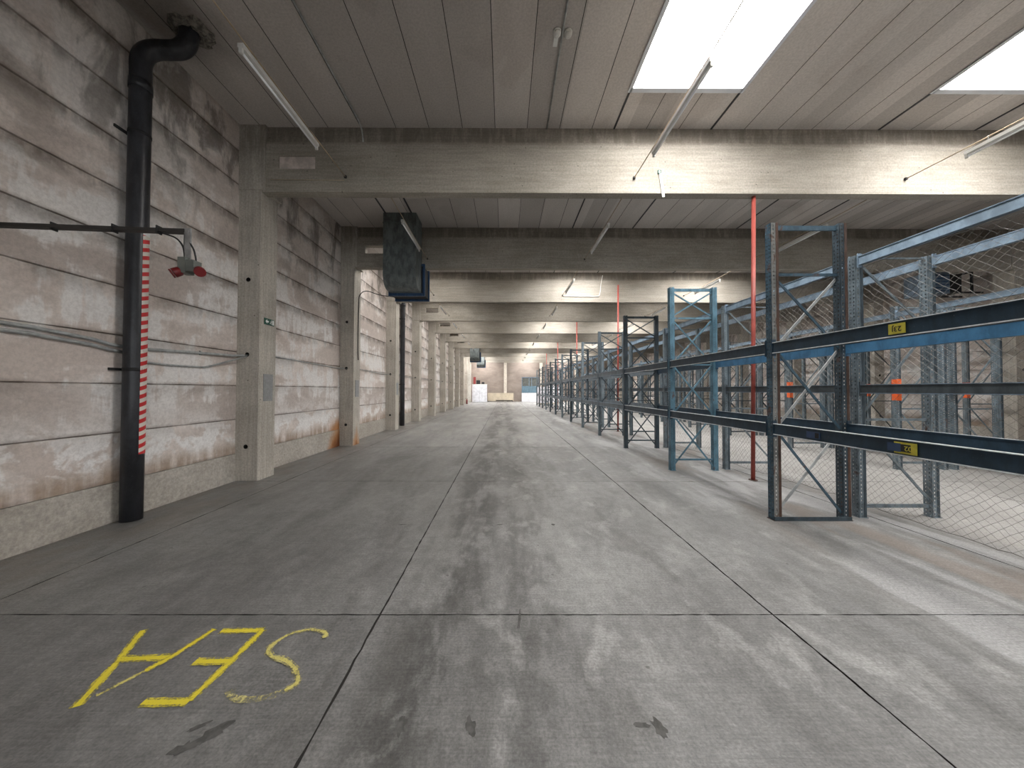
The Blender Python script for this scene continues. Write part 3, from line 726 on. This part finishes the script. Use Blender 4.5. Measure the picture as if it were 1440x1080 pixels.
fs['A0'] = frame_proto(.98, 3.81, 'A', [M['rackA'], M['perf'], M['rust'], M['rackA']], True)
fs['A1'] = frame_proto(.98, 3.79, 'N', [M['rackB'], M['rackB'], M['rackB'], M['rackB']], True)
fs['A2'] = frame_proto(.98, 3.79, 'N', [M['rackC'], M['rackC'], M['rackC'], M['rackC']], True)
fs['A3'] = frame_proto(.98, 3.79, 'N', [M['rackD'], M['rackD'], M['rackD'], M['rackC']], False)
fs['A4'] = frame_proto(.98, 3.79, 'N', [M['rackC'], M['rackC'], M['rackC'], M['rackC']], False)
fs['B0'] = frame_proto(1.05, 3.43, 'Z', [M['rackD'], M['rackD'], M['rackC'], M['rackD']], True)
fs['B1'] = frame_proto(1.05, 3.43, 'Z', [M['rackD'], M['rackD'], M['rackC'], M['rackC']], False)
ROWS = dict(A=dict(x=3.42, w=.98, y=Y0, nm='in the aisle row', lv=(2.19, 1.16), mt='beamnavy', h=.14),
            B=dict(x=4.61, w=1.05, y=Y0+.10, nm='in the netted second row', lv=(3.355, 1.67), mt='beamlight', h=.115),
            C=dict(x=8.22, w=1.05, y=Y0+.10, nm='in the third row', lv=(3.25, 1.67), mt='beamlight', h=.1),
            D=dict(x=9.40, w=1.05, y=Y0+.10, nm='in the fourth row', lv=(3.25, 1.67), mt='beamlight', h=.1),
            E=dict(x=13.35, w=1.0, y=Y0+.10, nm='in the fifth row', lv=(3.25, 1.67), mt='beamlight', h=.1))
used = set()
look = {'A0': 'rusty blue', 'A1': 'light blue', 'A2': 'dark', 'A3': 'grey blue', 'A4': 'dark', 'B0': 'perforated grey blue', 'B1': 'grey blue'}
for rn, rw in ROWS.items():
    for k in range(NK):
        if rn == 'A': key = 'A%d' % k if k < 3 else ('A3' if k % 3 == 0 or k == 4 else 'A4')
        else: key = 'B0' if k < 3 else 'B1'
        o = fs[key] if key not in used else copy_tree(fs[key]); used.add(key)
        o.location = (rw['x'], rw['y']+RB*k, 0)
        lab = '%s rack upright frame, %s %s' % (look[key], ORD[k], rw['nm'])
        tag(o, lab, 'rack frame', 'pallet rack upright frames', 'thing')
        if (rn, k) in (('C',1),('C',2),('E',2),('E',3)):
            for x in (0,):
                for z in (1.52, 1.82):
                    b = MB(); b.box(x-.006, x+.085, -.016, -.008, z-.075, z+.075); b.box(x-.012, x-.006, -.016, .08, z-.07, z+.07); p = b.build('beam_connector', M['orange'], o); p['label'] = 'orange beam connector'
def beam_obj(mat, h, L, edge):
    # box beam with a stepped top flange; x = 0 is the outer face
    b = MB(); b.box(0, .045, .0, L, 0, h, 0); b.box(-.006, .05, .0, L, h-.012, h, 0); b.box(-.008, .05, 0, L, .0, .010, 0)
    b.box(-.0095, .02, .0, L, h-.006, h+.0015, 1); b.box(-.0105, -.008, 0, L, .001, .0105, 1)
    o = b.build('pallet_rack_beam', [mat, edge])
    for y in (-.012, L+.0):
        b = MB(); b.box(-.012, .04, y, y+.012, -.03, h+.04); b.build('end_plate', mat, o)
    return o
bl = {}
def sticker(o, y, z, kind):
    if kind == 1:
        b = MB(); b.box(-.014, -.0085, y-.062, y+.062, z-.045, z+.045); p = b.build('shelf_label', M['yellowtag'], o); p['label'] = 'yellow label reading 23J upside down'
        text(p, '23J', .044, (-.0145, y, z))
    elif kind == 2:
        b = MB(); b.box(-.014, -.0085, y-.085, y+.075, z-.048, z+.048); p = b.build('shelf_label', M['yellowtag'], o); p['label'] = 'yellow label with a dark square, upside down'
        b = MB(); b.box(-.0155, -.0142, y-.045, y+.025, z-.032, z+.032); b.build('label_field', M['black'], p)
        b = MB(); b.box(-.0155, -.0142, y+.025, y+.125, z-.036, z+.036); b.build('label_strip', M['bluetag'], p)
        text(p, '02', .042, (-.016, y-.028, z), M['yellowtag'])
    else:
        b = MB(); b.box(-.014, -.0085, y-.07, y+.09, z-.035, z+.035); p = b.build('shelf_label', M['bluetag'], o); p['label'] = 'small dark blue label'
        b = MB(); b.box(-.0155, -.0142, y-.06, y-.015, z-.028, z+.028); b.build('label_field', M['black'], p)
def text(parent, body, size, loc, mat=None):
    cu = bpy.data.curves.new('label_text', 'FONT'); cu.body = body; cu.size = size*1.35; cu.align_x = 'CENTER'; cu.align_y = 'CENTER'; cu.extrude = .0004; cu.offset = .0009
    tmp = bpy.data.objects.new('label_text_source', cu); COL.objects.link(tmp)
    dg = bpy.context.evaluated_depsgraph_get(); me = bpy.data.meshes.new_from_object(tmp.evaluated_get(dg)); bpy.data.objects.remove(tmp)
    me.materials.clear(); me.materials.append(mat or M['black'])
    o = bpy.data.objects.new('label_text', me); COL.objects.link(o); o.parent = parent
    # letters stand on their heads: text x -> +Y, text y -> -Z, facing the aisle
    o.matrix_local = Matrix(((0,0,-1,loc[0]),(1,0,0,loc[1]),(0,-1,0,loc[2]),(0,0,0,1)))
    return o
LVN = {('A',0): 'upper', ('A',1): 'lower', ('B',0): 'top', ('B',1): 'eye-level', ('C',0): 'top', ('C',1): 'eye-level', ('D',0): 'top', ('D',1): 'eye-level', ('E',0): 'top', ('E',1): 'eye-level'}
for rn, rw in ROWS.items():
    for li, z in enumerate(rw['lv']):
        mt0 = rw['mt'] if li == 0 or rn == 'A' else 'beamgrey'
        key = rn in 'CDE' and 'C' or rn
        for side in (0, 1):
            for k in range(-1, NK-1):
                if rn == 'B' and li == 1 and side == 1: continue
                y = rw['y']+RB*k+.095+.012; L = RB-.095-.024
                mt = mt0 if rn != 'A' else ('beambluelit' if li == 0 and side and k < 1 else 'beamnavy' if k < 2 else 'beamfar')
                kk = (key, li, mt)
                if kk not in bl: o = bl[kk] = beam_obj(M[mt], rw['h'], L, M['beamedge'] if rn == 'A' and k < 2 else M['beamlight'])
                else: o = copy_tree(bl[kk])
                x = rw['x']+.03 if side == 0 else rw['x']+rw['w']-.03
                if side == 0: x = rw['x']+(.035 if rn == 'B' else 0)
                else: x = rw['x']+rw['w']
                o.location = (x, y, z-rw['h']/2); o.scale = (1,1,1)
                if side: o.rotation_euler = (0,0,PI); o.location = (x, y+L, z-rw['h']/2)
                bay = 'running out toward the viewer,' if k == -1 else 'between the %s and %s uprights' % (ORD[k], ORD[k+1])
                tag(o, '%s %s rack beam %s %s' % (LVN[(rn,li)], 'front' if side == 0 else 'back', bay, rw['nm']), 'rack beam', 'pallet rack beams', 'thing')
                if rn == 'A' and side == 0 and k == -1: SA = o if li == 0 else SA; SB = o
sticker(SA, 2.87-SA.location.y, .07, 1)
sticker(SB, 2.83-SB.location.y, .07, 2)
sticker(SB, 3.66-SB.location.y, .068, 3)

# diamond wire netting inside the front beams of the second row
def netting(x, y0, y1, z0, z1, p=.17):
    b = MB(); ny = int((y1-y0)/p)
    rr = random.Random(5); H = z1-z0; n = int(H/(p/2))
    off = {}
    def P(i, k):
        if (i, k) not in off: off[(i, k)] = (x+rr.uniform(-.012,.012)+.02*math.sin(i*.21), y0+i*p/2+rr.uniform(-.008,.008), z0+k*p/2+rr.uniform(-.008,.008)-.012*math.sin(i*.13)*(1-k/n))
        return off[(i, k)]
    N = 2*ny
    def strand(pts):
        if len(pts) > 1: b.tube(pts, (.00155), 3, 0, False, False)
    for s in range(-n, N+1):
        strand([P(s+k, k) for k in range(n+1) if 0 <= s+k <= N])
    for s in range(0, N+n+1):
        strand([P(s-k, k) for k in range(n+1) if 0 <= s-k <= N])
    b.tube([P(i, 0) for i in range(N+1)], .004, 4, 0, False, False); b.tube([P(i, n) for i in range(N+1)], .004, 4, 0, False, False)
    return b.build('wire_netting', M['wire'])
tag(netting(4.737, 1.75, 9.5, .145, 3.32), 'wide diamond wire netting hung along the second rack row', 'netting', None, 'thing')

# ------------------------------------------------------------------ yellow floor writing (SEA, upside down from here)
t = empty('floor_marking', (0,0,0)); tag(t, 'yellow sprayed letters SEA upside down on the floor at the front left', 'floor marking')
NS = [0]
def stroke(b, pts, w, core, edge, step=.03):
    NS[0] += 1; zz = .0014+.0005*NS[0]
    P = [Vector((x, y, 0)) for x, y in pts]; out = []
    for a, c in zip(P[:-1], P[1:]):
        n = max(1, int((c-a).length/step)); out += [a+(c-a)*k/n for k in range(n)]
    out.append(P[-1]); L, Rr = [], []
    rows = []
    for i, p in enumerate(out):
        d = (out[min(i+1, len(out)-1)]-out[max(i-1, 0)]).normalized(); nrm = Vector((-d.y, d.x, 0)); ww = w*1.02*random.uniform(.85, 1.15)
        rows.append([p+nrm*ww*q+Vector((0,0,zz)) for q in (-1., -.5, .5, 1.)])
    for a, c in zip(rows[:-1], rows[1:]):
        for k in range(3): b.face([a[k], a[k+1], c[k+1], c[k]], core if k == 1 else edge)
MM = [M['spray'], M['sprayedge'], M['spraypale'], M['spraypaleedge']]
b = MB(); stroke(b, [(-2.47,2.31),(-2.345,2.06),(-2.22,1.76)], .026, 0, 1); stroke(b, [(-2.355,2.065),(-2.055,2.08)], .03, 0, 1); stroke(b, [(-1.99,2.32),(-2.05,2.08),(-2.1,1.98)], .022, 0, 1); stroke(b, [(-2.1,1.98),(-2.19,1.82)], .017, 2, 3)
b.build('letter', MM, t)
b = MB(); stroke(b, [(-1.93,2.298),(-1.652,2.31)], .026, 0, 1); stroke(b, [(-1.652,2.31),(-1.655,2.04),(-1.665,1.79)], .026, 0, 1); stroke(b, [(-1.66,1.785),(-1.90,1.78)], .026, 0, 1); stroke(b, [(-1.66,2.048),(-1.87,2.043)], .028, 0, 1)
b.build('letter', MM, t)
S = [(-1.19,2.235),(-1.22,2.29),(-1.34,2.307),(-1.45,2.26),(-1.495,2.15),(-1.43,2.08),(-1.335,2.055),(-1.225,1.985),(-1.165,1.91),(-1.185,1.86),(-1.25,1.815),(-1.34,1.795),(-1.44,1.805),(-1.50,1.85)]
b = MB(); sp = [(v.x, v.y) for v in spline([(x, y, 0) for x, y in S], 4)]; stroke(b, sp[:6], .02, 2, 3, .02); stroke(b, sp[5:38], .021, 2, 3, .02); stroke(b, sp[37:], .019, 3, 3, .02)
b.build('letter', MM, t)

# ------------------------------------------------------------------ far end of the hall
t = empty('white_partition', (-3.35, 44.6, 0)); tag(t, 'tall white cabinet standing at the far left end of the hall', 'cabinet')
b = MB(); b.box(-1.0, .98, 0, .6, 0.02, 2.36); b.build('body', M['film'], t)
b = MB(); b.box(-1.02, 1.0, -.02, .62, 2.36, 2.42); b.build('top', M['white'], t)
b = MB(); b.box(-.02, .0, -.012, 0, .1, 2.3); b.build('door_seam', M['zinc'], t)
for i, (x, w, h, m, lab) in enumerate(((-.7, .32, .95, 'dkred', 'tall dull red case on top of the far white cabinet'), (-.2, .5, .52, 'black', 'black case lying on top of the far white cabinet'), (.45, .35, .28, 'black', 'low black box on top of the far white cabinet, at its right end'))):
    b = MB(); b.box(-w/2, w/2, .1, .45, 0, h); o = b.build('storage_case', M[m], None, (-3.35+x, 44.6, 2.42)); tag(o, lab, 'case')
    b = MB(); b.tube([(-.06,.27,h),(-.06,.27,h+.04),(.06,.27,h+.04),(.06,.27,h)], .012, 6); b.build('handle', M['black'], o)
t = empty('low_barrier', (-.6, 46.3, 0)); tag(t, 'long low beige board barrier at the far end of the aisle', 'barrier')
b = MB(); b.box(-1.75, 1.85, 0, .2, .12, 1.22); b.build('board', M['beige'], t)
b = MB(); b.box(-.6, 1.75, -.03, .0, .12, .24); b.build('kick_strip', M['black'], t)
for x in (-1.7, 1.7):
    b = MB(); b.box(x, x+.08, .02, .18, 0, .12); b.build('foot', M['black'], t)
t = empty('glazed_booth', (3.5, 46.4, 0)); tag(t, 'blue and white glazed booth at the far end beside the racks', 'booth')
b = MB(); b.box(-1.1, 1.25, 0, .12, 0, 1.25); b.build('lower_panel', M['film'], t)
b = MB(); b.box(-1.1, 1.25, -.01, .13, 1.25, 2.2); b.build('blue_panel', M['boothblue'], t)
b = MB(); b.box(-1.05, 1.2, .03, .09, 2.2, 3.35); b.build('glazing', M['glass'], t)
for x in (-1.1, -.1, .25, 1.2):
    b = MB(); b.box(x, x+.07, -.01, .13, 2.2, 3.42); b.build('mullion', M['heatergrey'], t)
b = MB(); b.box(-1.1, 1.27, -.01, .13, 3.35, 3.45); b.build('top_rail', M['heatergrey'], t)
for i, (x, y, w, h, lab) in enumerate(((4.15, 37.6, .95, 2.0, 'tall white wrapped stack beyond the end of the aisle rack row'), (5.9, 39.5, 1.6, 2.2, 'broad white wrapped stack beyond the end of the netted rack row'))):
    t = empty('wrapped_pallet', (x, y, 0)); tag(t, lab, 'wrapped pallet')
    b = MB()
    for q in (-w/2, -.07, w/2-.14): b.box(q, q+.14, 0, .8, 0, .1)
    b.box(-w/2, w/2, 0, .8, .1, .14); b.build('pallet', M['beige'], t)
    b = MB(); b.box(-w/2+.03, w/2-.03, .03, .77, .14, h); b.build('wrapped_load', M['film'], t)
t = empty('fire_extinguisher', (-4.40, 38.9, 0)); tag(t, 'red fire extinguisher on the floor by a far left column', 'fire extinguisher')
b = MB(); b.tube([(0,0,0),(0,0,.45),(0,0,.52),(0,0,.56)], [.09,.09,.06,.03], 14); b.build('cylinder', M['red'], t)
b = MB(); b.tube([(0,0,.56),(0,0,.62)], .025, 8); b.bar((0,0,.62),(.1,0,.64),.03,.02); b.build('valve', M['black'], t)

# ------------------------------------------------------------------ daylight and camera
w = bpy.data.worlds.new('daylight'); SC.world = w; w.use_nodes = True
bg = w.node_tree.nodes['Background']; bg.inputs[0].default_value = (.93, .97, 1., 1.); bg.inputs[1].default_value = 1.3
cd = bpy.data.cameras.new('camera'); cam = bpy.data.objects.new('camera', cd); COL.objects.link(cam)
cd.sensor_width = 36; cd.sensor_fit = 'HORIZONTAL'; cd.lens = 467.19/1440*36; cd.shift_x = (720-710.81)/1440; cd.clip_start = .05; cd.clip_end = 200
cam.location = (0, 0, EYE)
Rm = Matrix.Rotation(R(-.154), 3, 'Z') @ Matrix.Rotation(R(90+1.027), 3, 'X') @ Matrix.Rotation(R(.115), 3, 'Z')
cam.rotation_euler = Rm.to_euler()
SC.camera = cam
vs = SC.view_settings; vs.view_transform = 'Standard'; vs.look = 'None'; vs.gamma = 1.; vs.use_curve_mapping = False; vs.exposure = .86
SC.cycles.max_bounces = 10; SC.cycles.diffuse_bounces = 7; SC.cycles.sample_clamp_indirect = 8.; SC.cycles.caustics_reflective = False; SC.cycles.caustics_refractive = False
